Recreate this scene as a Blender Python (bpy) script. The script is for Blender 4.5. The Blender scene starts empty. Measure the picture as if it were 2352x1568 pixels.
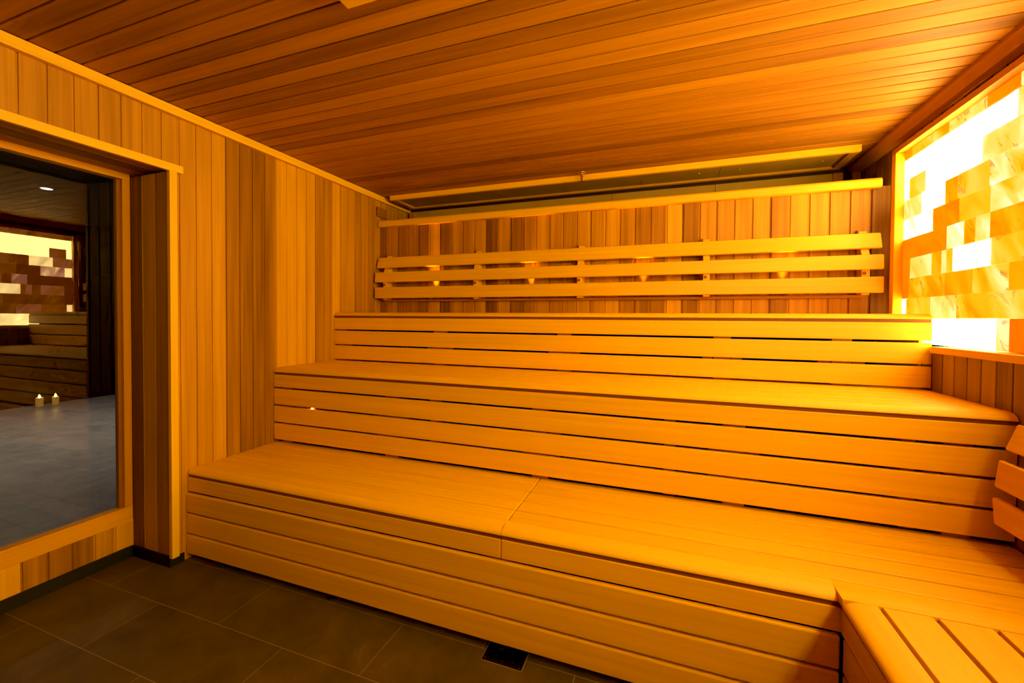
import bpy, bmesh, math, random
from mathutils import Vector, Matrix
random.seed(7)
SC = bpy.context.scene
COL = SC.collection

# ------------------------------------------------------------------ helpers
def link(name, bm, mat, parent=None, smooth=False):
    bmesh.ops.recalc_face_normals(bm, faces=bm.faces[:])
    me = bpy.data.meshes.new(name)
    bm.to_mesh(me); bm.free()
    mats = mat if isinstance(mat, (list, tuple)) else [mat]
    for m in mats: me.materials.append(m)
    if smooth:
        for p in me.polygons: p.use_smooth = True
    o = bpy.data.objects.new(name, me)
    COL.objects.link(o)
    if parent is not None:
        o.parent = parent
        o.location = -Vector(parent.location)
    return o

def tag(o, label=None, cat=None, group=None, kind=None):
    if label: o['label'] = label
    if cat: o['category'] = cat
    if group: o['group'] = group
    if kind: o['kind'] = kind
    return o

def empty(name, loc, label, cat, group=None):
    o = bpy.data.objects.new(name, None)
    o.empty_display_size = 0.1
    o.location = loc
    COL.objects.link(o)
    return tag(o, label, cat, group)

def struct(name, bm, mat, parent=None):
    o = link(name, bm, mat, parent)
    if parent is None: o['kind'] = 'structure'
    return o

def merge(bm, tmp, mi=0):
    for f in tmp.faces: f.material_index = mi
    me = bpy.data.meshes.new('t'); tmp.to_mesh(me); tmp.free()
    bm.from_mesh(me); bpy.data.meshes.remove(me)

def box(bm, x0, x1, y0, y1, z0, z1, bev=0.0, mi=0, seg=2, mtx=None):
    t = bmesh.new()
    bmesh.ops.create_cube(t, size=1)
    bmesh.ops.transform(t, matrix=Matrix.Translation(((x0+x1)/2, (y0+y1)/2, (z0+z1)/2)) @ Matrix.Diagonal((abs(x1-x0), abs(y1-y0), abs(z1-z0), 1)), verts=t.verts[:])
    if bev > 0:
        bmesh.ops.bevel(t, geom=t.edges[:], offset=bev, segments=seg, profile=0.5, affect='EDGES')
    if mtx is not None: bmesh.ops.transform(t, matrix=mtx, verts=t.verts[:])
    merge(bm, t, mi)
    return bm

def B(*a, **k): return box(bmesh.new(), *a, **k)

def prism(bm, pts, axis, a, b, mi=0):
    """extrude a closed 2D outline along an axis; pts are (y,z) for X, (x,z) for Y, (x,y) for Z"""
    t = bmesh.new()
    def mk(p, c):
        return {'X': (c, p[0], p[1]), 'Y': (p[0], c, p[1]), 'Z': (p[0], p[1], c)}[axis]
    v0 = [t.verts.new(mk(p, a)) for p in pts]; v1 = [t.verts.new(mk(p, b)) for p in pts]
    n = len(pts)
    t.faces.new(v0); t.faces.new(v1)
    for i in range(n): t.faces.new((v0[i], v0[(i+1) % n], v1[(i+1) % n], v1[i]))
    merge(bm, t, mi)
    return bm

def cyl(bm, p0, p1, r0, r1=None, n=20, mi=0):
    p0, p1 = Vector(p0), Vector(p1); d = p1-p0
    t = bmesh.new()
    bmesh.ops.create_cone(t, cap_ends=True, segments=n, radius1=r0, radius2=r0 if r1 is None else r1, depth=d.length)
    q = Vector((0, 0, 1)).rotation_difference(d.normalized()).to_matrix().to_4x4()
    bmesh.ops.transform(t, matrix=Matrix.Translation((p0+p1)/2) @ q, verts=t.verts[:])
    merge(bm, t, mi)
    return bm

def lathe(bm, c, prof, n=24, mi=0):
    t = bmesh.new(); rings = []
    for r, z in prof:
        rings.append([t.verts.new((c[0]+r*math.cos(2*math.pi*i/n), c[1]+r*math.sin(2*math.pi*i/n), c[2]+z)) for i in range(n)])
    for a, b in zip(rings, rings[1:]):
        for i in range(n): t.faces.new((a[i], a[(i+1) % n], b[(i+1) % n], b[i]))
    if prof[0][0] > 1e-5: t.faces.new(rings[0])
    if prof[-1][0] > 1e-5: t.faces.new(rings[-1])
    bmesh.ops.remove_doubles(t, verts=t.verts[:], dist=1e-6)
    merge(bm, t, mi)
    return bm

def planks(bm, O, U, N, u0, u1, v0, v1, pitch, phase, groove=0.010, depth=0.006, W=(0, 0, 1), th=0.02, tones=None):
    """tongue and groove boarding: boards run along W, are repeated along U, face N."""
    O, U, N, W = Vector(O), Vector(U), Vector(N), Vector(W)
    b = 0.0018
    prof = [(u0, None)]
    k = math.floor((u0-phase)/pitch)
    pts = []
    x = phase + k*pitch
    while x < u1+pitch:
        pts += [(x, 0), (x+b*0.6, -b), (x+b*0.6, -depth), (x+groove-b*0.6, -depth), (x+groove-b*0.6, -b), (x+groove, 0)]
        x += pitch
    # clip to range
    out = []
    def interp(p, q, u):
        t = (u-p[0])/(q[0]-p[0]) if q[0] != p[0] else 0
        return (u, p[1]+(q[1]-p[1])*t)
    pts = [(pts[0][0]-pitch, 0)] + pts
    for p, q in zip(pts, pts[1:]):
        if q[0] < u0 or p[0] > u1: continue
        a = interp(p, q, u0) if p[0] < u0 else p
        c = interp(p, q, u1) if q[0] > u1 else q
        if not out: out.append(a)
        out.append(c)
    f = []
    for u, d in out:
        f.append((bm.verts.new(O+U*u+N*d+W*v0), bm.verts.new(O+U*u+N*d+W*v1)))
    back0 = (bm.verts.new(O+U*u0-N*th+W*v0), bm.verts.new(O+U*u0-N*th+W*v1))
    back1 = (bm.verts.new(O+U*u1-N*th+W*v0), bm.verts.new(O+U*u1-N*th+W*v1))
    lay = bm.faces.layers.float.get('tone') or bm.faces.layers.float.new('tone')
    rg = random.Random(int(abs(phase)*997+u0*131+v0*17))
    rt = {}
    for i, (a, c) in enumerate(zip(f, f[1:])):
        fc = bm.faces.new((a[0], c[0], c[1], a[1]))
        k = math.floor(((out[i][0]+out[i+1][0])/2-phase)/pitch)
        if k not in rt: rt[k] = rg.betavariate(2.2, 2.0)
        fc[lay] = (tones or {}).get(k, rt[k])
    bm.faces.new((back0[0], back1[0], back1[1], back0[1]))
    bm.faces.new((back0[0], f[0][0], f[0][1], back0[1]))
    bm.faces.new((back1[0], f[-1][0], f[-1][1], back1[1]))
    bm.faces.new([back0[0]]+[p[0] for p in f]+[back1[0]])
    bm.faces.new([back0[1]]+[p[1] for p in f]+[back1[1]])
    return bm

# ------------------------------------------------------------------ materials
def newmat(name):
    m = bpy.data.materials.new(name); m.use_nodes = True
    nt = m.node_tree
    return m, nt, nt.nodes['Principled BSDF']

def node(nt, t, **k):
    n = nt.nodes.new(t)
    for a, v in k.items(): setattr(n, a, v)
    return n

def math_n(nt, op, a, b=None, c=None):
    n = node(nt, 'ShaderNodeMath', operation=op)
    for i, v in enumerate((a, b, c)):
        if v is None: continue
        if isinstance(v, (int, float)): n.inputs[i].default_value = v
        else: nt.links.new(v, n.inputs[i])
    return n.outputs[0]

def simple(name, col, rough=0.6, metal=0.0, emit=None, estr=0.0, spec=0.5):
    m, nt, p = newmat(name)
    p.inputs['Base Color'].default_value = (*col, 1); p.inputs['Roughness'].default_value = rough
    p.inputs['Metallic'].default_value = metal; p.inputs['Specular IOR Level'].default_value = spec
    if emit:
        p.inputs['Emission Color'].default_value = (*emit, 1); p.inputs['Emission Strength'].default_value = estr
    return m

def ramp(nt, fac, stops):
    r = node(nt, 'ShaderNodeValToRGB')
    el = r.color_ramp.elements
    while len(el) < len(stops): el.new(0.5)
    for e, (pos, c) in zip(el, stops): e.position = pos; e.color = (*c, 1)
    nt.links.new(fac, r.inputs[0])
    return r.outputs[0]

def mixcol(nt, fac, a, b, mode='MIX'):
    n = node(nt, 'ShaderNodeMix', data_type='RGBA', blend_type=mode)
    for s, v in ((n.inputs['Factor'], fac), (n.inputs['A'], a), (n.inputs['B'], b)):
        if isinstance(v, (int, float)): s.default_value = v
        elif isinstance(v, tuple): s.default_value = (*v, 1)
        else: nt.links.new(v, s)
    return n.outputs['Result']

def cedar(name, across, along, pitch, phase, stops, rough=0.55, seed=0.0):
    """red cedar boarding: every board its own tone, streaky grain along the board"""
    m, nt, p = newmat(name)
    geo = node(nt, 'ShaderNodeTexCoord')
    sep = node(nt, 'ShaderNodeSeparateXYZ'); nt.links.new(geo.outputs['Object'], sep.inputs[0])
    ax = {'X': 0, 'Y': 1, 'Z': 2}
    u = sep.outputs[ax[across]]; v = sep.outputs[ax[along]]
    idx = math_n(nt, 'FLOOR', math_n(nt, 'DIVIDE', math_n(nt, 'SUBTRACT', u, phase), pitch))
    wn = node(nt, 'ShaderNodeAttribute', attribute_name='tone', attribute_type='GEOMETRY')
    # grain
    cmb = node(nt, 'ShaderNodeCombineXYZ')
    nt.links.new(math_n(nt, 'MULTIPLY', u, 90.0), cmb.inputs[0])
    nt.links.new(math_n(nt, 'MULTIPLY', v, 1.6), cmb.inputs[1])
    nt.links.new(math_n(nt, 'MULTIPLY', idx, 3.7), cmb.inputs[2])
    n1 = node(nt, 'ShaderNodeTexNoise'); n1.inputs['Scale'].default_value = 1.0; n1.inputs['Detail'].default_value = 3
    nt.links.new(cmb.outputs[0], n1.inputs['Vector'])
    cmb2 = node(nt, 'ShaderNodeCombineXYZ')
    nt.links.new(math_n(nt, 'MULTIPLY', u, 22.0), cmb2.inputs[0])
    nt.links.new(math_n(nt, 'MULTIPLY', v, 0.9), cmb2.inputs[1])
    nt.links.new(math_n(nt, 'MULTIPLY', idx, 5.1), cmb2.inputs[2])
    n2 = node(nt, 'ShaderNodeTexNoise'); n2.inputs['Scale'].default_value = 1.0; n2.inputs['Detail'].default_value = 1
    nt.links.new(cmb2.outputs[0], n2.inputs['Vector'])
    t = math_n(nt, 'ADD', wn.outputs['Fac'], math_n(nt, 'MULTIPLY', math_n(nt, 'SUBTRACT', n2.outputs['Fac'], 0.5), 0.55))
    t = math_n(nt, 'ADD', t, math_n(nt, 'MULTIPLY', math_n(nt, 'SUBTRACT', n1.outputs['Fac'], 0.5), 0.45))
    c = ramp(nt, t, stops)
    nt.links.new(c, p.inputs['Base Color'])
    p.inputs['Roughness'].default_value = rough
    p.inputs['Specular IOR Level'].default_value = 0.25
    return m

def palewood(name, along, base=(0.80, 0.462, 0.010), rough=0.5):
    """pale smooth bench timber (abachi / aspen) with very faint grain"""
    m, nt, p = newmat(name)
    tc = node(nt, 'ShaderNodeTexCoord')
    mp = node(nt, 'ShaderNodeMapping')
    s = {'X': (1.2, 55, 55), 'Y': (55, 1.2, 55), 'Z': (55, 55, 1.2)}[along]
    mp.inputs['Scale'].default_value = s
    nt.links.new(tc.outputs['Object'], mp.inputs[0])
    n1 = node(nt, 'ShaderNodeTexNoise'); n1.inputs['Scale'].default_value = 1.0; n1.inputs['Detail'].default_value = 2.5
    nt.links.new(mp.outputs[0], n1.inputs['Vector'])
    oi = node(nt, 'ShaderNodeObjectInfo')
    t = math_n(nt, 'ADD', n1.outputs['Fac'], math_n(nt, 'MULTIPLY', math_n(nt, 'SUBTRACT', oi.outputs['Random'], 0.5), 0.35))
    lo = tuple(v*0.86 for v in base); hi = tuple(min(1, v*1.10) for v in base)
    c = ramp(nt, t, [(0.15, lo), (0.55, base), (0.9, hi)])
    nt.links.new(c, p.inputs['Base Color'])
    p.inputs['Roughness'].default_value = rough
    p.inputs['Specular IOR Level'].default_value = 0.25
    return m

CED = [(0.0, (0.2009, 0.0802, 0.0029)), (0.3, (0.3594, 0.1615, 0.005)), (0.62, (0.5401, 0.2646, 0.0077)), (1.0, (0.7291, 0.3967, 0.0112))]
CEDB = [(0.0, (0.1583, 0.0588, 0.002)), (0.35, (0.3686, 0.1599, 0.0051)), (0.65, (0.5736, 0.2772, 0.0079)), (1.0, (0.7809, 0.423, 0.0115))]
CEDC = [(0.0, (0.2112, 0.0804, 0.004)), (0.4, (0.4049, 0.1762, 0.0068)), (0.7, (0.5378, 0.2501, 0.01)), (1.0, (0.7258, 0.3756, 0.0135))]
PW = 0.0842
M_left = cedar('cedar_left', 'Y', 'Z', PW, 0.9039, CED, seed=11)
M_ceil = cedar('cedar_ceiling', 'Y', 'X', PW, 0.9213, CEDC, seed=5)
M_back = cedar('cedar_back', 'X', 'Z', 0.1068, 0.0821, CEDB, seed=3)
M_right = cedar('cedar_right', 'Y', 'Z', PW, 2.2677, [(p, (c[0]*.66, c[1]*.86, c[2])) for p, c in CEDC], seed=8)
M_front = cedar('cedar_front', 'X', 'Z', PW, 0.0, CEDC, seed=9)
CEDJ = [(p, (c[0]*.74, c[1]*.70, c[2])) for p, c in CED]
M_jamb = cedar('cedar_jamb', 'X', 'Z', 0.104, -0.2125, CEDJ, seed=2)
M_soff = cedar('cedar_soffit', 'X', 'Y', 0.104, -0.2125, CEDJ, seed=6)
M_sillw = cedar('cedar_underwindow', 'Y', 'Z', PW, 1.36, CEDB, seed=16)
M_far = cedar('dark_stained_boards', 'Y', 'Z', 0.12, 0, [(0, (0.0022, 0.0015, 0.001)), (1, (0.004, 0.003, 0.002))], seed=2)
PX, PY, PZ = palewood('pale_timber_lengthwise', 'X'), palewood('pale_timber_deep', 'Y'), palewood('pale_timber_upright', 'Z')
PTRIM = palewood('pale_trim_timber', 'Y', base=(0.87, 0.53, 0.012))
PTRIMX = palewood('pale_trim_timber_lengthwise', 'X', base=(0.84, 0.49, 0.012))
PTRIMZ = palewood('pale_trim_timber_upright', 'Z', base=(0.87, 0.53, 0.012))
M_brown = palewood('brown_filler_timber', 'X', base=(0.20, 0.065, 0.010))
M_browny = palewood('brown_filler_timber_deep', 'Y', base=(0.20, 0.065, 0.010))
M_post = palewood('reddish_frame_timber', 'Z', base=(0.55, 0.26, 0.01))
M_framew = palewood('window_timber', 'Y', base=(0.70, 0.34, 0.01))
M_framewz = palewood('window_timber_upright', 'Z', base=(0.62, 0.28, 0.01))
M_black = simple('black_rubber', (0.008, 0.007, 0.007), 0.6)
M_dark = simple('dark_void', (0.01, 0.008, 0.006), 0.9)
M_steel = simple('stainless_steel', (0.7, 0.68, 0.62), 0.25, 1.0)
M_brass = simple('brass', (0.85, 0.62, 0.28), 0.22, 1.0)
M_red = simple('dark_glass_bulb', (0.12, 0.015, 0.008), 0.1)
M_grate = simple('drain_grate', (0.02, 0.018, 0.017), 0.35, 0.8)
M_white = simple('white_lamp_trim', (0.8, 0.8, 0.78), 0.4)

def boardmat(name, col):
    m, nt, p = newmat(name)
    tc = node(nt, 'ShaderNodeTexCoord')
    n = node(nt, 'ShaderNodeTexNoise'); n.inputs['Scale'].default_value = 6; n.inputs['Detail'].default_value = 4
    nt.links.new(tc.outputs['Object'], n.inputs['Vector'])
    nt.links.new(ramp(nt, n.outputs['Fac'], [(0.2, tuple(c*0.85 for c in col)), (0.8, tuple(c*1.12 for c in col))]), p.inputs['Base Color'])
    p.inputs['Roughness'].default_value = 0.7
    p.inputs['Specular IOR Level'].default_value = 0.3
    return m
M_grey = boardmat('grey_cement_board', (0.42, 0.26, 0.03))

def tilemat(name, ox, oy, tx, ty, c1, c2, grout, rough, spec):
    m, nt, p = newmat(name)
    tc = node(nt, 'ShaderNodeTexCoord')
    mp = node(nt, 'ShaderNodeMapping'); mp.inputs['Location'].default_value = (ox, oy, 0)
    nt.links.new(tc.outputs['Object'], mp.inputs[0])
    br = node(nt, 'ShaderNodeTexBrick'); br.offset = 0.5; br.offset_frequency = 2; br.squash = 1
    br.inputs['Scale'].default_value = 1.0
    br.inputs['Brick Width'].default_value = tx; br.inputs['Row Height'].default_value = ty
    br.inputs['Mortar Size'].default_value = 0.0017; br.inputs['Mortar Smooth'].default_value = 0.3; br.inputs['Bias'].default_value = 0
    br.inputs['Color1'].default_value = (0.35, 0.35, 0.35, 1); br.inputs['Color2'].default_value = (0.65, 0.65, 0.65, 1)
    nt.links.new(mp.outputs[0], br.inputs['Vector'])
    n = node(nt, 'ShaderNodeTexNoise'); n.inputs['Scale'].default_value = 5; n.inputs['Detail'].default_value = 8; n.inputs['Roughness'].default_value = 0.65; n.inputs['Distortion'].default_value = 0.8
    nt.links.new(tc.outputs['Object'], n.inputs['Vector'])
    n2 = node(nt, 'ShaderNodeTexNoise'); n2.inputs['Scale'].default_value = 60; n2.inputs['Detail'].default_value = 6
    nt.links.new(tc.outputs['Object'], n2.inputs['Vector'])
    sep = node(nt, 'ShaderNodeSeparateColor'); nt.links.new(br.outputs['Color'], sep.inputs[0])
    t = math_n(nt, 'ADD', math_n(nt, 'MULTIPLY', n.outputs['Fac'], 0.9), math_n(nt, 'MULTIPLY', math_n(nt, 'SUBTRACT', sep.outputs[0], 0.5), 0.35))
    t = math_n(nt, 'ADD', t, math_n(nt, 'MULTIPLY', math_n(nt, 'SUBTRACT', n2.outputs['Fac'], 0.5), 0.25))
    c = ramp(nt, t, [(0.25, c1), (0.6, c2), (0.8, tuple(min(1, v*1.7) for v in c2))])
    nt.links.new(mixcol(nt, br.outputs['Fac'], c, grout), p.inputs['Base Color'])
    nt.links.new(math_n(nt, 'ADD', math_n(nt, 'MULTIPLY', n2.outputs['Fac'], 0.25), rough), p.inputs['Roughness'])
    p.inputs['Specular IOR Level'].default_value = spec
    bp = node(nt, 'ShaderNodeBump'); bp.inputs['Strength'].default_value = 0.25; bp.inputs['Distance'].default_value = 0.002
    nt.links.new(math_n(nt, 'SUBTRACT', n.outputs['Fac'], math_n(nt, 'MULTIPLY', br.outputs['Fac'], 1.5)), bp.inputs['Height'])
    nt.links.new(bp.outputs[0], p.inputs['Normal'])
    return m
M_floor = tilemat('slate_floor_tiles', 0.11, 0.151, 0.748, 0.2785, (0.052, 0.033, 0.012), (0.108, 0.070, 0.026), (0.24, 0.16, 0.07), 0.38, 0.35)
M_floor2 = tilemat('grey_corridor_tiles', 0.2, 0.1, 0.6, 0.3, (0.20, 0.18, 0.16), (0.34, 0.31, 0.275), (0.16, 0.145, 0.13), 0.30, 0.4)

# glass: clear pane with its real Fresnel mirror share
def glassmat():
    m = bpy.data.materials.new('window_glass'); m.use_nodes = True
    nt = m.node_tree; nt.nodes.clear()
    out = node(nt, 'ShaderNodeOutputMaterial'); mx = node(nt, 'ShaderNodeMixShader')
    tr = node(nt, 'ShaderNodeBsdfTransparent'); tr.inputs[0].default_value = (0.90, 0.92, 0.90, 1)
    gl = node(nt, 'ShaderNodeBsdfGlossy'); gl.inputs['Roughness'].default_value = 0.0
    fr = node(nt, 'ShaderNodeFresnel'); fr.inputs['IOR'].default_value = 1.5
    nt.links.new(math_n(nt, 'MULTIPLY', fr.outputs[0], GLASS_K), mx.inputs[0])
    nt.links.new(tr.outputs[0], mx.inputs[1]); nt.links.new(gl.outputs[0], mx.inputs[2])
    nt.links.new(mx.outputs[0], out.inputs[0])
    return m
GLASS_K = 1.7
M_glass = glassmat()

# back-lit rock salt: brick tone stored per brick, veins from noise
SALT = 1.13
def saltmat(full=True):
    m, nt, p = newmat('backlit_rock_salt')
    at = node(nt, 'ShaderNodeAttribute', attribute_name='glow', attribute_type='GEOMETRY')
    sp = node(nt, 'ShaderNodeSeparateColor'); nt.links.new(at.outputs['Color'], sp.inputs[0])
    tc = node(nt, 'ShaderNodeTexCoord')
    mp = node(nt, 'ShaderNodeMapping'); mp.inputs['Scale'].default_value = (1, 1, 1); mp.inputs['Rotation'].default_value = (0.6, 0, 0)
    nt.links.new(tc.outputs['Object'], mp.inputs[0])
    off = node(nt, 'ShaderNodeVectorMath', operation='ADD'); cm = node(nt, 'ShaderNodeCombineXYZ')
    nt.links.new(math_n(nt, 'MULTIPLY', sp.outputs[1], 37.0), cm.inputs[0])
    nt.links.new(mp.outputs[0], off.inputs[0]); nt.links.new(cm.outputs[0], off.inputs[1])
    mp2 = node(nt, 'ShaderNodeMapping'); mp2.inputs['Scale'].default_value = (1.0, 7.5, 3.2)
    nt.links.new(off.outputs[0], mp2.inputs[0])
    n1 = node(nt, 'ShaderNodeTexNoise'); n1.inputs['Scale'].default_value = 1.0; n1.inputs['Detail'].default_value = 3; n1.inputs['Roughness'].default_value = 0.42; n1.inputs['Distortion'].default_value = 0.8
    nt.links.new(mp2.outputs[0], n1.inputs['Vector'])
    # t: 0 dark orange ... 1 blown white
    t = math_n(nt, 'ADD', sp.outputs[0], math_n(nt, 'MULTIPLY', math_n(nt, 'SUBTRACT', n1.outputs['Fac'], 0.5), math_n(nt, 'MULTIPLY', sp.outputs[2], 2.0)))
    if not full: n1.inputs['Detail'].default_value = 1; n1.inputs['Distortion'].default_value = 0
    c = ramp(nt, t, [(0.0, tuple(v/20 for v in (0.60, 0.085, 0))), (0.14, tuple(v/20 for v in (0.95, 0.16, 0.0))), (0.30, tuple(v/20 for v in (1.4, 0.30, 0.0))), (0.46, tuple(v/20 for v in (2.0, 0.50, 0.01))),
                     (0.60, tuple(v/20 for v in (2.6, 0.70, 0.12))), (0.72, tuple(v/20 for v in (3.2, 0.95, 0.40))), (0.84, tuple(v/20 for v in (7.0, 3.2, 1.2))), (0.97, tuple(v/20 for v in (18, 12.6, 3.8))), (1.0, tuple(v/20 for v in (27, 18.6, 5.0)))])
    if full:
        # dark iron veins
        mu = node(nt, 'ShaderNodeTexNoise'); mu.inputs['Scale'].default_value = 1.3; mu.inputs['Detail'].default_value = 4; mu.inputs['Distortion'].default_value = 1.6
        nt.links.new(mp2.outputs[0], mu.inputs['Vector'])
        vein = math_n(nt, 'SMOOTH_MIN', math_n(nt, 'ADD', 0.35, math_n(nt, 'MULTIPLY', math_n(nt, 'ABSOLUTE', math_n(nt, 'SUBTRACT', mu.outputs['Fac'], 0.36)), 16.0)), 1.0, 0.2)
        nt.links.new(mixcol(nt, math_n(nt, 'MINIMUM', math_n(nt, 'MAXIMUM', math_n(nt, 'MULTIPLY', math_n(nt, 'SUBTRACT', sp.outputs[2], 0.15), 4.0), 0.0), 1.0), c, mixcol(nt, 1.0, c, vein, 'MULTIPLY')), p.inputs['Emission Color'])
    else:
        nt.links.new(c, p.inputs['Emission Color'])
    p.inputs['Emission Strength'].default_value = 20.0*SALT*(1.0 if full else 1.06)
    p.inputs['Base Color'].default_value = (0.12, 0.04, 0.01, 1)
    p.inputs['Roughness'].default_value = 0.6
    return m
M_salt = saltmat(); M_salt_far = saltmat(False)

# ------------------------------------------------------------------ dimensions
FZ = -0.022            # floor
CZ = 2.392             # ceiling
XR, XW = 3.656, 3.712  # front of lower right wall, right wall boarding
Y1, Y1B, Y2, Y3, YB = 1.5298, 1.521, 2.0656, 2.6026, 3.1715
YA, ND = 1.4455, -0.3086
YF = -1.2              # wall behind the camera
YR = 3.62

# tone of single boards, counted from the first joint
T_LEFT = dict(enumerate([.50, .42, .52, .45, .52, .48, .52, .60, .62, .68, .28, .16, .14, .20, .80, .85, .78, .72, .36, .42, .85, .55, .58, .32, .50, .36, .52, .45, .3, .4, .3]))
T_LEFT[-1] = .5
T_CEIL = dict(enumerate([.30, .25, .42, .18, .45, .14, .42, .20, .30, .52, .52, .25, .42, .20, .58, .46, .42, .40, .36, .34, .30, .06, .32, .30, .25, .14, .30]))
T_CEIL[-1] = .2; T_CEIL[-2] = .4
T_BACK = dict(enumerate([.50, .28, .38, .18, .66, .08, .46, .40, .56, .10, .52, .14, .30, .52, .46, .45, .62, .50, .74, .46, .28, .34, .82, .28, .60, .50, .60, .62, .32, .68, .64, .52, .35, .12]))  # board behind the leftmost washer has its glow put into the tone
T_BACK[-1] = .25

# ------------------------------------------------------------------ room shell
struct('floor', B(-0.34, XW+0.05, YF-0.02, YR+0.02, FZ-0.05, FZ), M_floor)
struct('ceiling', planks(bmesh.new(), (0, 0, CZ), (0, 1, 0), (0, 0, -1), YF-0.02, YR+0.02, -0.02, XW+0.03, PW, 0.9213, W=(1, 0, 0), tones=T_CEIL), M_ceil)

bm = bmesh.new()
planks(bm, (0, 0, 0), (0, 1, 0), (1, 0, 0), YA+0.01, YR, FZ, CZ, PW, 0.9039, tones=T_LEFT)
planks(bm, (0, 0, 0), (0, 1, 0), (1, 0, 0), YF, YA+0.01, 2.06, CZ, PW, 0.9039, tones=T_LEFT)
planks(bm, (0, 0, 0), (0, 1, 0), (1, 0, 0), YF, -0.9, FZ, 2.06, PW, 0.9039)
wl = struct('wall_left', bm, M_left)
# window recess: boarded side, head and parapet under the window
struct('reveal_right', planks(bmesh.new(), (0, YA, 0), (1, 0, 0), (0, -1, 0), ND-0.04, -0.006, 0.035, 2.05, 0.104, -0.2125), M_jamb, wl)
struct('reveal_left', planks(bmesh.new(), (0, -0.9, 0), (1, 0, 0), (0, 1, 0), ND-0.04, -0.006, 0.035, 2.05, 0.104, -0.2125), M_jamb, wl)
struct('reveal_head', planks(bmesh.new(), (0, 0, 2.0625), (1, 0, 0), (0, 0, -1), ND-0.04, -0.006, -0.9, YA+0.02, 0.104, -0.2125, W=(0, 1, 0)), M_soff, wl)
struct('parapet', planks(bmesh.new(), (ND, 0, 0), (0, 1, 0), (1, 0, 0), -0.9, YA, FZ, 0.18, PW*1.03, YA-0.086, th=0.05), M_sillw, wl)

# window
bm = B(ND-0.055, ND+0.001, -0.9, YA-0.001, 0.172, 0.2555, 0.003)
win = struct('window_1', bm, M_framew)
struct('frame_head', B(ND-0.055, ND, -0.9, YA-0.001, 2.0305, 2.0668, 0.003), M_framew, win)
struct('frame_stile', B(ND-0.055, ND, YA-0.037, YA-0.001, 0.2555, 2.0305, 0.003), M_framewz, win)
struct('frame_stile', B(ND-0.055, ND, -0.9, -0.863, 0.2555, 2.0305, 0.003), M_framewz, win)
bm = bmesh.new()
box(bm, ND-0.05, ND-0.022, YA-0.052, YA-0.036, 0.2555, 2.0305, 0.002)
struct('glazing_bead', bm, palewood('dark_bead_timber', 'Z', base=(0.28, 0.11, 0.005)), win)
bm = bmesh.new()
gx = -0.348
v = [bm.verts.new(p) for p in ((gx, -0.89, 0.24), (gx, YA-0.02, 0.24), (gx, YA-0.02, 2.05), (gx, -0.89, 2.05))]
bm.faces.new(v)
gp = struct('glass_pane', bm, M_glass, win)
gp['label'] = 'clear glass pane reflecting the sauna'

# casings round the window opening
struct('trim_1', B(0.0, 0.020, -1.0, 1.5085, 2.0505, 2.0905, 0.002), PTRIM)
struct('trim_2', B(-0.004, 0.020, 1.4415, 1.4775, 0.022, 2.0505, 0.002), PTRIMZ)
# cornices
struct('trim_3', B(0.0, 0.030, YF, YR, 2.341, 2.3885, 0.002), PTRIM)
bm = bmesh.new()
prism(bm, [(XW, CZ), (XW-0.071, CZ), (XW-0.071, CZ-0.018), (XW-0.045, CZ-0.057), (XW, CZ-0.057)], 'Y', YF, YR)
struct('trim_4', bm, palewood('cedar_cornice', 'Y', base=(0.46, 0.22, 0.01)))
# black skirting of the recess
bm = bmesh.new()
box(bm, ND, ND+0.008, -0.9, YA-0.008, FZ, 0.038)
box(bm, ND, -0.002, YA-0.008, YA, FZ, 0.036)
box(bm, -0.002, 0.006, YA-0.008, Y1-0.02, FZ, 0.022)
struct('baseboard_left', bm, M_black)

# back wall: free-standing boarding up to a cap rail, niche behind it
bm = bmesh.new()
planks(bm, (0, YB, 0), (1, 0, 0), (0, -1, 0), 0.004, XW-0.004, 1.26, 2.12, 0.1068, 0.0821, groove=0.013, depth=0.007, th=0.03, tones=T_BACK)
struct('wall_back', bm, M_back)
bm = bmesh.new()
prism(bm, [(YB-0.040, 2.112), (YB-0.034, 2.106), (YB+0.05, 2.106), (YB+0.05, 2.166), (YB-0.022, 2.166), (YB-0.034, 2.160), (YB-0.040, 2.150)], 'X', 0.012, 3.652)
struct('trim_5', bm, PTRIMX)
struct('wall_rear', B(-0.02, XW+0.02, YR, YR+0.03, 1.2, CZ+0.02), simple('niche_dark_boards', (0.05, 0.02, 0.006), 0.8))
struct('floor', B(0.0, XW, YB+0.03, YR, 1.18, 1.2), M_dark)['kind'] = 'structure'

# right wall
bm = bmesh.new()
planks(bm, (XW, 0, 0), (0, 1, 0), (-1, 0, 0), YF, YR, 2.262, CZ, PW, 2.2677)
planks(bm, (XW, 0, 0), (0, 1, 0), (-1, 0, 0), 3.02, YR, 1.18, 2.262, PW, 2.2677)
planks(bm, (XW, 0, 0), (0, 1, 0), (-1, 0, 0), YF, -0.80, 1.17, 2.262, PW, 2.2677)
planks(bm, (XR, 0, 0), (0, 1, 0), (-1, 0, 0), YF, Y3+0.6, FZ, 1.150, PW, 2.2677, groove=0.009)
struct('wall_right', bm, M_right)
struct('trim_6', B(XR-0.012, XW+0.03, YF, Y3-0.004, 1.146, 1.178, 0.003), PTRIM)
struct('wall_front', planks(bmesh.new(), (0, YF, 0), (1, 0, 0), (0, 1, 0), -0.02, XW+0.02, FZ, CZ, PW, 0), M_front)

# ------------------------------------------------------------------ salt brick panel
sp = empty('salt_brick_panel', (XW, 1.7, 1.178), 'glowing wall panel of back-lit orange and white salt bricks above the side bench', 'salt wall')
Z0 = 1.2015; CH = 0.1112; PE = -0.80
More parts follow.
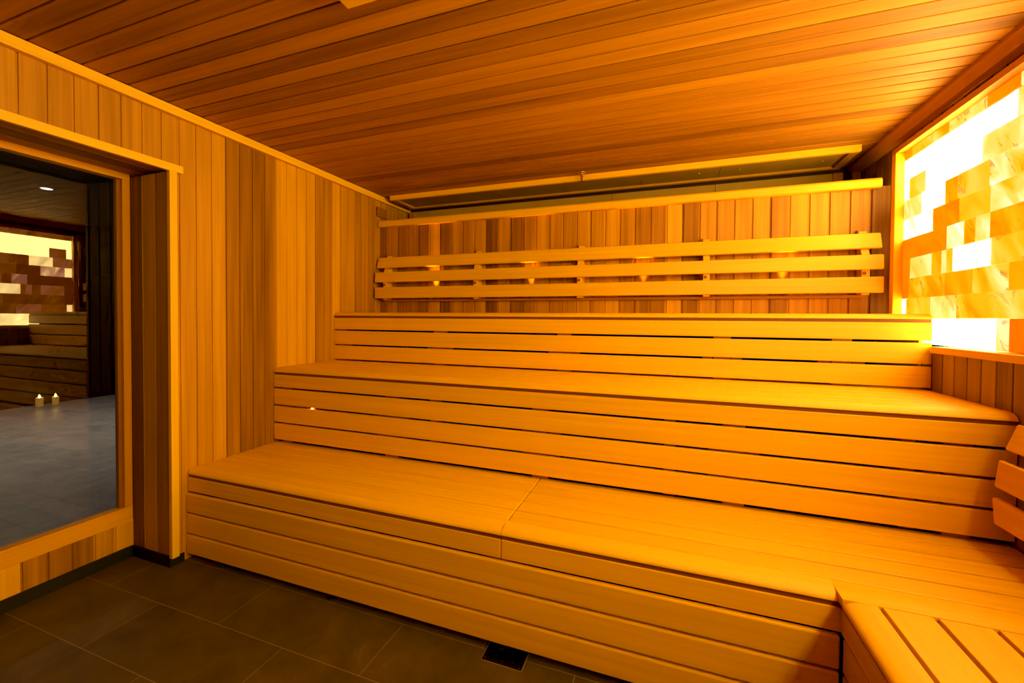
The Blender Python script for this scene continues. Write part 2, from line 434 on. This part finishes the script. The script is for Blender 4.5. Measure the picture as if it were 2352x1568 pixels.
# tone classes: (level, vein amount)
W_, C_, P_, A_, O_, D_, R_ = (.94, .10), (.62, .34), (.47, .30), (.34, .26), (.18, .14), (.11, .20), (.05, .08)
WX = (1.06, .10)
CV, WC, AV = (.57, .50), (.84, .30), (.36, .40)
rows = {
 0: [(3.02, W_), (2.705, W_), (2.50, W_), (2.272, C_), (2.214, R_), (2.0, W_)],
 1: [(3.06, W_), (2.948, P_), (2.725, C_), (2.524, AV), (2.336, P_), (2.13, A_)],
 2: [(3.06, C_), (3.015, D_), (2.929, AV), (2.625, (.28, .2)), (2.425, CV), (2.219, A_), (2.02, O_)],
 3: [(3.06, C_), (3.013, O_), (2.928, C_), (2.724, A_), (2.653, C_), (2.603, P_), (2.56, W_), (2.324, P_), (2.12, W_)],
 4: [(3.06, WC), (3.018, O_), (2.616, C_), (2.494, A_), (2.418, C_), (2.327, A_), (2.22, A_), (2.05, C_)],
 5: [(3.06, W_), (2.932, WC), (2.723, (.20, .22)), (2.53, P_), (2.33, CV), (2.12, O_)],
 6: [(3.06, C_), (2.83, W_), (2.63, AV), (2.535, P_), (2.335, CV), (2.1, W_)],
 7: [(3.06, WX), (2.95, P_), (2.80, WX), (2.56, WX), (2.38, C_), (2.15, WC)],
 8: [(3.06, WX), (2.80, WX), (2.58, WX), (2.40, WC), (2.20, CV)],
 9: [(3.06, A_), (2.93, P_), (2.74, AV), (2.62, C_), (2.36, O_), (2.18, C_)],
}
bm = bmesh.new()
lay = bm.loops.layers.float_color.new('glow')
rnd = random.Random(4)
for r, lst in rows.items():
    ys = [a for a, _ in lst]; tn = [t for _, t in lst]
    last = ys[-1] - rnd.choice((.18, .2, .21)); ys.append(last)
    while last > PE+0.04:
        tn.append(rnd.choice((W_, C_, P_, A_, O_, WC, CV) if last > 1.9 else ((WX, WX, WX, WX, WC, A_) if r >= 5 else (W_, C_, A_, O_, P_, CV, D_))))
        last -= rnd.choice((.17, .2, .21, .22)); ys.append(last)
    for i, t in enumerate(tn):
        ya, yb = ys[i], max(ys[i+1], PE)
        if ya <= PE+0.01: break
        z0, z1 = Z0+r*CH-(0.02 if r == 0 else 0), min(Z0+(r+1)*CH, 2.262)
        xf = 3.700+rnd.uniform(-.004, .004)
        f0 = len(bm.faces)
        tmp = bmesh.new()
        lt = tmp.loops.layers.float_color.new('glow')
        bmesh.ops.create_cube(tmp, size=1)
        bmesh.ops.transform(tmp, matrix=Matrix.Translation(((xf+3.78)/2, (ya+yb)/2, (z0+z1)/2)) @ Matrix.Diagonal((3.78-xf, ya-yb-.0008, z1-z0-.0008, 1)), verts=tmp.verts[:])
        bmesh.ops.bevel(tmp, geom=[e for e in tmp.edges if all(abs(v.co.x-xf) < 1e-4 for v in e.verts)], offset=.003, segments=1, affect='EDGES')
        col = (t[0]+rnd.uniform(-.03, .03), rnd.random(), t[1], 1)
        for f in tmp.faces:
            f.material_index = 1 if ya < 1.95 else 0
            for l in f.loops: l[lt] = col
        me = bpy.data.meshes.new('t'); tmp.to_mesh(me); tmp.free(); bm.from_mesh(me); bpy.data.meshes.remove(me)
link('salt_bricks', bm, [M_salt, M_salt_far], sp)
link('frame_header', B(XR, XR+0.045, PE-0.03, 3.040, 2.2525, 2.2825, 0.003), palewood('panel_frame_timber', 'Y', base=(0.50, 0.24, 0.01)), sp)
link('frame_stile', B(XR, XR+0.045, 2.996, 3.040, 1.20, 2.2525, 0.003), PTRIMZ, sp)
link('frame_stile', B(XR, XR+0.045, PE-0.03, PE+0.014, 1.18, 2.2525, 0.003), PTRIMZ, sp)

# ------------------------------------------------------------------ benches
def nose(x0, x1, yf, yb, z0, z1, bm=None):
    """front seat board with a big elliptical front edge"""
    bm = bm or bmesh.new()
    a, b = 0.055, (z1-z0)*0.93
    pts = [(yb, z0), (yf+0.001, z0)]
    for i in range(9):
        t = i/8*math.pi/2
        pts.append((yf+a-a*math.cos(t), z1-b+b*math.sin(t)))
    pts.append((yb, z1))
    return prism(bm, pts, 'X', x0, x1)

def smoothish(o, ang=35):
    me = o.data
    for p in me.polygons: p.use_smooth = True
    me.set_sharp_from_angle(angle=math.radians(ang))
    return o

def posts_for(par, yf, xs, ztop, zbot, gaps, mat=M_post):
    for x in xs:
        link('support_post', B(x-0.044, x+0.044, yf+0.028, yf+0.075, zbot, ztop-0.002, 0.002), mat, par)
        for s in (-1, 1):
            if x+s*0.075-0.03 < 0 or x+s*0.075+0.03 > 3.64: continue
            link('cleat', B(x+s*0.075-0.027, x+s*0.075+0.027, yf+0.034, yf+0.060, zbot+0.03, ztop-0.12, 0.002), mat, par)

def bench(name, label, x0, x1, yf, ydepth, zseat, g, boards, pitch_lines, pstx, zbot, front_off=0.0, first=None):
    root = empty(name, ((x0+x1)/2, yf+0.3, FZ), label, 'bench', 'tiered sauna benches')
    smoothish(link('front_edge', nose(x0, x1, yf, pitch_lines[0]-0.0015, g+0.0165, zseat), PX, root))
    bm = bmesh.new()
    ls = pitch_lines + [ydepth]
    for a, b in zip(ls, ls[1:]):
        box(bm, x0, x1, a+0.0036, b-0.0036, zseat-0.026, zseat, 0.005)
    link('seat', bm, PX, root)
    link('filler_strip', B(x0+0.004, x1-0.002, yf+0.006, yf+0.028, g-0.002, g+0.0172), M_brown, root)
    z = g
    for i, h in enumerate(boards):
        off = 0 if i == 0 else front_off
        link('fascia_board', B(x0-(0.002 if off else 0), x1, yf-off, yf-off+0.024, z-h, z, 0.003), PX, root)
        z -= h+(0.0095 if front_off else 0.0115)
    if pstx: posts_for(root, yf, pstx, g, zbot, None)
    return root

PXS = [0.09, 0.91, 1.829, 2.73, 3.50]
# upper bench
bench('sauna_bench', 'pale timber top bench tier under the long backrest, three front boards', 0.004, XR-0.003, Y3, YB-0.004, 1.3365, 1.2938, [0.0885, 0.104, 0.104], [Y3+0.0756, Y3+0.176, Y3+0.276, Y3+0.376, Y3+0.476], [0.05, 0.923, 1.829, 2.74, 3.30], 0.9635)
link('light_block_panel', B(XR-0.016, XR-0.004, Y3+0.085, YB-0.006, 0.966, 1.308, 0.001), PY, bpy.data.objects['sauna_bench'])  # unseen board added to stop salt glow leaking through the front gaps
# middle bench
mid = bench('sauna_bench', 'pale timber middle bench tier with four front boards and small bright light in a gap', 0.004, XR-0.003, Y2, Y3+0.09, 0.9630, 0.9176, [0.082, 0.104, 0.104, 0.104], [Y2+0.0756, Y2+0.176, Y2+0.277, Y2+0.378, Y2+0.479], PXS, 0.4685)
for x in (1.197, 2.46, 3.346): link('support_post', B(x-0.025, x+0.025, Y2+0.030, Y2+0.072, 0.474, 0.915, 0.002), M_post, mid)
# lower bench: two seat modules with a joint, over one skirt of three boards
JX = 1.832
LL = [1.6056, 1.7036, 1.8048, 1.9085, 2.008]
for xa, xb, lab in ((0.004, JX-0.0012, 'lowest pale timber bench tier, left seat module beside the window recess'), (JX+0.0012, XR-0.003, 'lowest pale timber bench tier, right seat module running into the corner by the side bench')):
    root = empty('sauna_bench', ((xa+xb)/2, Y1+0.25, FZ), lab, 'bench', 'tiered sauna benches')
    if xb < 3:
        smoothish(link('front_edge', nose(xa, xb, Y1, LL[0]-0.0015, 0.440, 0.468), PX, root))
    else:
        bm = nose(xa, 2.940, Y1, LL[0]-0.0015, 0.440, 0.468)
        box(bm, 2.940, xb, 1.502, LL[0]-0.0015, 0.440, 0.468, 0.0015)
        smoothish(link('front_edge', bm, PX, root))
    bm = bmesh.new()
    ls = LL+[2.108]
    for a, b in zip(ls, ls[1:]): box(bm, xa, xb, a+0.0036, b-0.0036, 0.442, 0.468, 0.005)
    link('seat', bm, PX, root)
    xe = xb if xb < 3 else 2.955
    link('filler_strip', B(xa+(0.004 if xa < 1 else 0), xe, Y1+0.006, Y1+0.028, 0.421, 0.4405), M_brown, root)
    link('fascia_board', B(xa, xe, Y1, Y1+0.024, 0.3484, 0.4234, 0.003), PX, root)
sk = empty('bench_skirt', (1.5, Y1, FZ), 'three long pale skirt boards closing the front of the lowest bench down to the floor', 'bench skirt')
for z1, h in ((0.339, 0.103), (0.2265, 0.104), (0.1130, 0.1025)):
    link('skirt_board', B(0.002, 2.944, Y1B, Y1B+0.024, z1-h, z1, 0.006), PX, sk)
posts_for(sk, Y1B+0.002, [0.25, 0.97, 1.83, 2.65], 0.440, 0.02, None)
for x in (0.25, 0.967, 1.83, 2.65):
    bm = lathe(bmesh.new(), (x, Y1B+0.028, FZ), [(0.019, 0), (0.019, 0.010), (0.009, 0.016), (0.006, 0.05), (0.001, 0.05)])
    f = link('foot', bm, M_black, sk); f['label'] = 'black adjustable foot'

# side bench coming towards the camera
XN = 2.9457
sb = empty('side_bench', (3.3, 0.3, FZ), 'pale timber side bench with wide gapped slats along the right wall', 'bench')
YE = 1.500; YS = YF+0.01
def nose_y(xf, xb, y0, y1, z0, z1):
    bm = bmesh.new(); a, b = 0.055, (z1-z0)*0.93
    pts = [(xb, z0), (xf+0.001, z0)]
    for i in range(9):
        t = i/8*math.pi/2
        pts.append((xf+a-a*math.cos(t), z1-b+b*math.sin(t)))
    pts.append((xb, z1))
    return prism(bm, pts, 'Y', y0, y1)
smoothish(link('front_edge', nose_y(XN-0.006, 3.0235, YS, YE, 0.440, 0.468), PY, sb))
bm = bmesh.new()
for a, b in ((3.0355, 3.1500), (3.1625, 3.2770), (3.2895, 3.404), (3.4165, 3.531), (3.5435, 3.650)):
    box(bm, a, b, YS, YE, 0.442, 0.468, 0.003)
link('seat', bm, PY, sb)
for y in (-1.0, -0.3, 0.4, 1.05, 1.46): link('bearer', B(XN+0.03, 3.65, y-0.02, y+0.02, 0.385, 0.4415, 0.002), M_post, sb)
link('filler_strip', B(XN+0.006, XN+0.028, YS, YE+0.02, 0.421, 0.4405), M_browny, sb)
link('fascia_board', B(XN, XN+0.024, YS, Y1-0.002, 0.3484, 0.4234, 0.003), PY, sb)
for z1, h in ((0.339, 0.103), (0.2265, 0.104), (0.1130, 0.1025)):
    link('fascia_board', B(XN+0.003, XN+0.026, YS, Y1B-0.003, z1-h, z1, 0.004), PY, sb)
for y in (-1.0, 0.4, 1.25):
    link('support_post', B(XN+0.028, XN+0.075, y-0.044, y+0.044, FZ, 0.385, 0.002), M_post, sb)

# ------------------------------------------------------------------ backrests
def slat_board(p_top, p_bot, th, a, b, axis):
    """board given by front face points (depth, z) top and bottom; depth grows away from the room"""
    t, u = Vector(p_top), Vector(p_bot)
    d = (t-u).normalized(); n = Vector((d.y, -d.x))   # towards the back
    if n.x < 0: n = -n
    r = 0.004
    pts = [u+n*th, u+n*r, u+d*r, t-d*r, t+n*r, t+n*th]
    return prism(bmesh.new(), [tuple(p) for p in pts], axis, a, b)

br = empty('backrest', (1.83, YB, 1.45), 'long pale backrest of three curved-set boards on the back wall above the top bench', 'backrest')
prof = [((3.122, 1.831), (3.096, 1.7365)), ((3.077, 1.695), (3.0695, 1.6065)), ((3.0695, 1.5625), (3.0695, 1.4665))]
for pt, pb in prof:
    o = link('backrest_board', slat_board(pt, pb, 0.020, 0.020, 3.646, 'X'), PX, br)
    md = o.modifiers.new('b', 'BEVEL'); md.width = 0.006; md.segments = 3; md.limit_method = 'ANGLE'; md.angle_limit = math.radians(60)
for x in (0.118, 0.993, 1.8395, 2.693, 3.564):
    bm = prism(bmesh.new(), [(YB-0.002, 1.455), (3.090, 1.455), (3.0895, 1.60), (3.097, 1.70), (3.118, 1.74), (3.1455, 1.846), (YB-0.002, 1.846)], 'X', x-0.020, x+0.020)
    po = link('post', bm, PZ, br)
    bm = cyl(bmesh.new(), (x-0.008, 3.0885, 1.585), (x-0.008, 3.096, 1.585), 0.0105)
    k = link('screw_plug', bm, M_brown, po); k.location = -Vector(br.location)
    k.location = (0, 0, 0)
    k.matrix_parent_inverse = Matrix.Identity(4)
    bm = cyl(bmesh.new(), (x-0.03, 3.155, 1.842), (x-0.02, 3.155, 1.842), 0.012)
    k = link('bolt', bm, M_brown, po); k.location = (0, 0, 0)
link('ledge', B(0.071, 3.577, 3.1415, YB, 1.4395, 1.4595, 0.002), palewood('ledge_timber', 'X', base=(0.44, 0.19, 0.01)), br)

rb = empty('backrest', (XR, 0.4, 0.55), 'three-board backrest leaning on the right wall above the side bench, cut by the frame', 'backrest')
prof2 = [((3.6035, 0.940), (3.571, 0.8468)), ((3.556, 0.808), (3.545, 0.7106)), ((3.541, 0.672), (3.548, 0.576))]
for pt, pb in prof2:
    o = link('backrest_board', slat_board(pt, pb, 0.020, -1.1, 1.990, 'Y'), PY, rb)
    md = o.modifiers.new('b', 'BEVEL'); md.width = 0.005; md.segments = 3; md.limit_method = 'ANGLE'; md.angle_limit = math.radians(60)
for y in (1.86, 1.0, 0.15, -0.7):
    bm = prism(bmesh.new(), [(XR-0.001, 0.56), (3.569, 0.56), (3.562, 0.68), (3.568, 0.80), (3.595, 0.86), (3.628, 0.955), (XR-0.001, 0.955)], 'Y', y-0.02, y+0.02)
    link('post', bm, PZ, rb)

# ------------------------------------------------------------------ overhead heat shield in the niche
hs = empty('ceiling_heat_shield', (1.83, 3.35, CZ), 'grey board in a pale timber frame screwed under the ceiling behind the cap rail', 'heat shield')
bm = bmesh.new()
box(bm, 0.14, 2.790, 3.20, 3.50, 2.366, 2.376, 0.001); box(bm, 2.793, 3.53, 3.20, 3.50, 2.366, 2.376, 0.001)
link('board', bm, M_grey, hs)
link('frame_rail', B(0.100, 3.563, 3.178, 3.206, 2.348, 2.3905, 0.002), PTRIMX, hs)
link('frame_rail', B(0.100, 3.563, 3.495, 3.53, 2.350, 2.3905, 0.002), palewood('cedar_rail', 'X', base=(0.52, 0.26, 0.01)), hs)
link('frame_stile', B(0.100, 0.150, 3.206, 3.495, 2.350, 2.3905, 0.002), palewood('cedar_stile', 'Y', base=(0.52, 0.26, 0.01)), hs)
link('frame_stile', B(3.513, 3.563, 3.206, 3.495, 2.350, 2.3905, 0.002), palewood('cedar_stile', 'Y', base=(0.50, 0.24, 0.01)), hs)
for x in (0.754, 1.005, 1.514, 1.833, 2.149, 2.657, 2.918, 3.414):
    link('screw', lathe(bmesh.new(), (x, 3.36, 2.3675), [(0.0001, -0.006), (0.004, -0.005), (0.0055, -0.001), (0.0055, 0.0)], 12), M_steel, hs, smooth=True)
rw = empty('rear_wall_board', (1.83, YR, 1.3), 'grey board panels with upright battens on the rear wall of the niche above the cap rail', 'wall board')
bm = bmesh.new()
for a, b in ((0.084, 2.0055), (2.0085, 2.788), (2.791, 3.546)): box(bm, a, b, 3.595, 3.612, 1.22, 2.345, 0.001)
link('board', bm, M_grey, rw)
for a, b in ((0.033, 0.086), (3.546, 3.604), (3.656, 3.708)):
    link('batten', B(a, b, 3.585, 3.615, 1.22, 2.345, 0.002), palewood('cedar_batten', 'Z', base=(0.42, 0.18, 0.01)), rw)

# ------------------------------------------------------------------ small fittings
sr = empty('sprinkler_head', (1.8386, 3.135, CZ), 'small brass sprinkler head under the ceiling, in front of the framed grey board', 'sprinkler')
c = (1.8386, 3.135, CZ)
link('escutcheon', lathe(bmesh.new(), c, [(0.030, 0), (0.030, -0.003), (0.022, -0.008), (0.010, -0.010), (0.0001, -0.010)]), M_brass, sr, smooth=True)
bm = lathe(bmesh.new(), c, [(0.009, -0.008), (0.009, -0.022), (0.012, -0.024), (0.012, -0.030), (0.006, -0.032), (0.0001, -0.032)])
for s in (-1, 1): cyl(bm, (c[0]+s*0.009, c[1], c[2]-0.028), (c[0]+s*0.006, c[1], c[2]-0.062), 0.002, n=8)
link('body', bm, M_brass, sr)
link('bulb', lathe(bmesh.new(), c, [(0.002, -0.032), (0.004, -0.036), (0.004, -0.054), (0.002, -0.060)], 12), M_red, sr, smooth=True)
link('deflector', lathe(bmesh.new(), c, [(0.0001, -0.060), (0.012, -0.062), (0.012, -0.064), (0.0001, -0.064)]), M_brass, sr)

cv = empty('ceiling_vent', (1.52, 1.05, CZ), 'square pale timber vent plate on the ceiling, cut by the top of the frame', 'vent')
link('plate', B(1.393, 1.643, 0.927, 1.177, 2.357, 2.372, 0.002), PTRIMX, cv)
bm = bmesh.new()
box(bm, 1.43, 1.606, 0.964, 1.14, 2.372, 2.3905)
link('collar', bm, M_brown, cv)

sn = empty('sensor_box', (0.0, 3.18, 2.24), 'small dark timber sensor box with two holes, high on the left wall near the back', 'sensor')
sx = link('body', B(0.0, 0.022, 3.113, 3.247, 2.199, 2.286, 0.003), palewood('dark_box_timber', 'Y', base=(0.27, 0.11, 0.005)), sn)
for z in (2.262, 2.222):
    link('hole', cyl(bmesh.new(), (0.012, 3.1145, z), (0.012, 3.1125, z), 0.006), M_black, sn)
link('screw', lathe(bmesh.new(), (0.0, 0.0, 0.0), [(0.004, 0), (0.003, 0.002), (0.0001, 0.003)], 12), M_steel, sn)
so = sn.children[-1]; so.location = (0.022, 3.15-3.18, 2.245-2.24); so.rotation_euler = (0, math.pi/2, 0)

# light in the gap of the middle bench
ld = empty('spot_light', (0.3127, Y2+0.022, 0.7149), 'tiny bright warm light shining through a gap of the middle bench at its left end', 'light')
link('lens', lathe(bmesh.new(), (0.3127, Y2+0.020, 0.7144), [(0.0001, -0.007), (0.006, -0.004), (0.009, 0), (0.006, 0.004), (0.0001, 0.007)], 16), simple('warm_led', (1, 0.7, 0.3), 0.4, emit=(1.0, 0.42, 0.06), estr=18), ld, smooth=True)
link('housing', B(0.295, 0.330, Y2+0.030, Y2+0.055, 0.703, 0.726, 0.002), M_brown, ld)

# floor drain
dr = empty('floor_drain', (1.86, 1.55, FZ), 'dark square floor drain half hidden under the lowest bench skirt', 'drain')
DX0, DX1, DY0, DY1 = 1.775, 1.945, 1.463, 1.633
bm = bmesh.new()
for a in ((DX0, DX1, DY0, DY0+.004), (DX0, DX1, DY1-.004, DY1), (DX0, DX0+.004, DY0, DY1), (DX1-.004, DX1, DY0, DY1)): box(bm, a[0], a[1], a[2], a[3], FZ, FZ+0.002)
link('rim', bm, simple('worn_metal_rim', (0.35, 0.25, 0.16), 0.4, 0.6), dr)
bm = box(bmesh.new(), DX0+.004, DX1-.004, DY0+.004, DY1-.004, FZ-0.0005, FZ+0.0008)
link('cover', bm, M_grate, dr)
for x, y in ((1.79, 1.48), (1.93, 1.475), (1.86, 1.483), (1.90, 1.495), (1.83, 1.505)):
    link('screw', cyl(bmesh.new(), (x, y, FZ+0.0005), (x, y, FZ+0.0022), 0.0022, n=10), M_steel, dr)

# wall wash lights behind the backrest
def lamp(name, kind, loc, col, power, parent=None, rot=None, **k):
    l = bpy.data.lights.new(name, kind); l.energy = power; l.color = col
    for a, v in k.items(): setattr(l, a, v)
    o = bpy.data.objects.new(name, l); COL.objects.link(o); o.location = loc
    if rot: o.rotation_euler = rot
    if parent is not None: o.parent = parent; o.location = Vector(loc)-Vector(parent.location)
    return o
M_bulb = simple('warm_bulb', (1, 0.6, 0.2), 0.5, emit=(1, 0.4, 0.06), estr=12)
wl0 = None
WLX = (0.5835, 1.4394, 2.287, 3.1508)
WLL = ('small wall washer hidden behind the backrest between its first and second post from the left', 'small wall washer hidden behind the backrest between its second and third post from the left',
       'small wall washer hidden behind the backrest between its third and fourth post from the left', 'small wall washer hidden behind the backrest between its two rightmost posts')
for x, lb in zip(WLX, WLL):
    w = empty('wall_washer', (x, 3.135, 1.4597), lb, 'light', 'wall washers behind the backrest')
    link('body', lathe(bmesh.new(), (x, 3.140, 1.4597), [(0.016, 0), (0.016, 0.04), (0.0135, 0.042), (0.0135, 0.038), (0.0001, 0.038)], 20), M_brown, w)
    link('lens', lathe(bmesh.new(), (x, 3.140, 1.4597), [(0.0125, 0.0385), (0.0125, 0.0405), (0.0001, 0.0405)], 20), M_bulb, w)
    lamp('washer_beam', 'SPOT', (x, 3.140, 1.512), (1.0, 0.42, 0.04), 14.0, w, (math.radians(180-3), 0, 0), spot_size=math.radians(46), spot_blend=0.8, shadow_soft_size=0.010)

# ------------------------------------------------------------------ corridor beyond the glass
CX0, CX1, CY0, CY1, CCZ = -6.2, -0.36, -3.5, 7.5, 2.73
struct('floor', B(CX0, -0.34, CY0, CY1, FZ-0.05, FZ-0.001), M_floor2)
struct('ceiling', B(CX0, -0.34, CY0, CY1, CCZ, CCZ+0.04), simple('corridor_ceiling', (0.030, 0.030, 0.022), 0.8))
struct('wall_far', B(CX0-0.05, CX0, CY0, CY1, FZ, CCZ), M_far)
bm = bmesh.new()
box(bm, CX0, -0.34, CY1, CY1+0.04, FZ, CCZ); box(bm, CX0, -0.34, CY0-0.04, CY0, FZ, CCZ)
struct('wall_corridor', bm, M_far)['kind'] = 'structure'
bm = bmesh.new()
box(bm, -0.37, -0.345, YA+0.02, CY1, FZ, CCZ); box(bm, -0.37, -0.345, CY0, -0.94, FZ, CCZ)
box(bm, -0.37, -0.345, -0.94, YA+0.02, 2.08, CCZ)
struct('wall_corridor', bm, M_far)['kind'] = 'structure'
D1 = (-4.1437, 2.6802)
for i, (x, y) in enumerate([D1, (-4.14, -0.4), (-2.2, 4.6)]):  # only the first is in view; the others are added to light the floor
    if i == 0:
        d = empty('downlight', (x, y, CCZ), 'bright white round downlight seen through the window glass', 'light')
    else:
        d = empty('downlight', (x, y, CCZ), ('added unseen downlight to light the corridor floor, nearer the camera end', 'added unseen downlight to light the corridor floor, past the far recess side')[i-1], 'light')
    link('ring', lathe(bmesh.new(), (x, y, CCZ), [(0.06, 0), (0.06, -0.006), (0.046, -0.008), (0.046, 0.0)], 28), M_white, d)
    link('lens', lathe(bmesh.new(), (x, y, CCZ), [(0.046, -0.004), (0.0001, -0.0045)], 28), simple('white_led', (1, 1, 1), 0.5, emit=(1, 0.95, 0.85), estr=60), d)
    lamp('downlight_beam', 'SPOT', (x, y, CCZ-0.02), (1.0, 0.88, 0.74), 135, d, (0, 0, 0), spot_size=math.radians(130), spot_blend=0.9, shadow_soft_size=0.05)

M_flame = simple('candle_flame', (1, 0.8, 0.3), 0.5, emit=(1, 0.62, 0.10), estr=22)
def ribglass():
    m, nt, p = newmat('ribbed_gold_glass')
    p.inputs['Base Color'].default_value = (0.5, 0.33, 0.08, 1); p.inputs['Roughness'].default_value = 0.2
    p.inputs['Emission Color'].default_value = (1, 0.5, 0.08, 1); p.inputs['Emission Strength'].default_value = 0.10
    return m
M_jar = ribglass()
M_wax = simple('candle_wax', (0.8, 0.65, 0.35), 0.5, emit=(1, 0.55, 0.12), estr=0.25)
for x, y, k, lb in ((-6.0, 3.335, 1.0, 'left of two lit candle jars on the floor beyond the glass'), (-6.0, 3.505, 0.9, 'right of two lit candle jars on the floor beyond the glass')):
    cj = empty('candle_jar', (x, y, FZ), lb, 'candle', 'candle jars beyond the glass')
    h = 0.125*k; r = 0.042*k
    pr_ = [(r*0.9, 0.0)]
    for i in range(13):
        pr_.append((r*(1.0 if i % 2 else 0.93), 0.006+h*i/12))
    pr_ += [(r*0.86, 0.006+h), (r*0.84, 0.02), (0.0001, 0.02)]
    link('jar', lathe(bmesh.new(), (x, y, FZ), pr_, 20), M_jar, cj)
    link('wax', lathe(bmesh.new(), (x, y, FZ), [(r*0.8, 0.021), (r*0.8, h*0.95), (0.0001, h*0.95)], 16), M_wax, cj)
    link('flame', lathe(bmesh.new(), (x, y, FZ+h*0.96), [(0.0001, 0), (0.012, 0.012), (0.015, 0.024), (0.008, 0.045), (0.0001, 0.06)], 14), M_flame, cj, smooth=True)

# fix sub-part transforms (children of a part live in that part's space)
for o in bpy.data.objects:
    if o.parent and o.parent.parent and o.type == 'MESH':
        o.location = (0, 0, 0)

# ------------------------------------------------------------------ camera
yaw, pit, rol = 0.3471070828917952, -0.017873902325160413, 0.007177061396029148
f, ppy = 961.9205928485409, 747.7990385847702
D = Vector((-math.sin(yaw), math.cos(yaw), 0)); R = Vector((math.cos(yaw), math.sin(yaw), 0)); Zv = Vector((0, 0, 1))
Fw = D*math.cos(pit)+Zv*math.sin(pit); U = -D*math.sin(pit)+Zv*math.cos(pit)
Rc = R*math.cos(rol)+U*math.sin(rol); Uc = -R*math.sin(rol)+U*math.cos(rol)
cam = bpy.data.cameras.new('camera'); co = bpy.data.objects.new('camera', cam); COL.objects.link(co)
m3 = Matrix((Rc, Uc, -Fw)).transposed()
co.matrix_world = Matrix.Translation((2.4262, 0, 1.3)) @ m3.to_4x4()
cam.sensor_fit = 'HORIZONTAL'; cam.sensor_width = 36; cam.lens = f/2352*36
cam.shift_y = (ppy-784)/2352
cam.clip_start = 0.02
SC.camera = co

# ------------------------------------------------------------------ world and colour
w = bpy.data.worlds.new('world'); SC.world = w; w.use_nodes = True
w.node_tree.nodes['Background'].inputs[0].default_value = (0, 0, 0, 1)
SC.view_settings.view_transform = 'Standard'
SC.view_settings.look = 'None'
SC.view_settings.exposure = 0.0
SC.view_settings.use_curve_mapping = True
cmv = SC.view_settings.curve_mapping
cmv.black_level = (0.005, 0.0025, 0.002)
cmv.update()
SC.cycles.max_bounces = 6
SC.cycles.diffuse_bounces = 4
SC.cycles.glossy_bounces = 3
SC.cycles.caustics_reflective = False
SC.cycles.caustics_refractive = False
SC.cycles.use_adaptive_sampling = True
SC.cycles.adaptive_threshold = 0.08
SC.cycles.adaptive_min_samples = 16
SC.cycles.transparent_max_bounces = 8
SC.cycles.use_denoising = True
SC.cycles.sample_clamp_indirect = 8
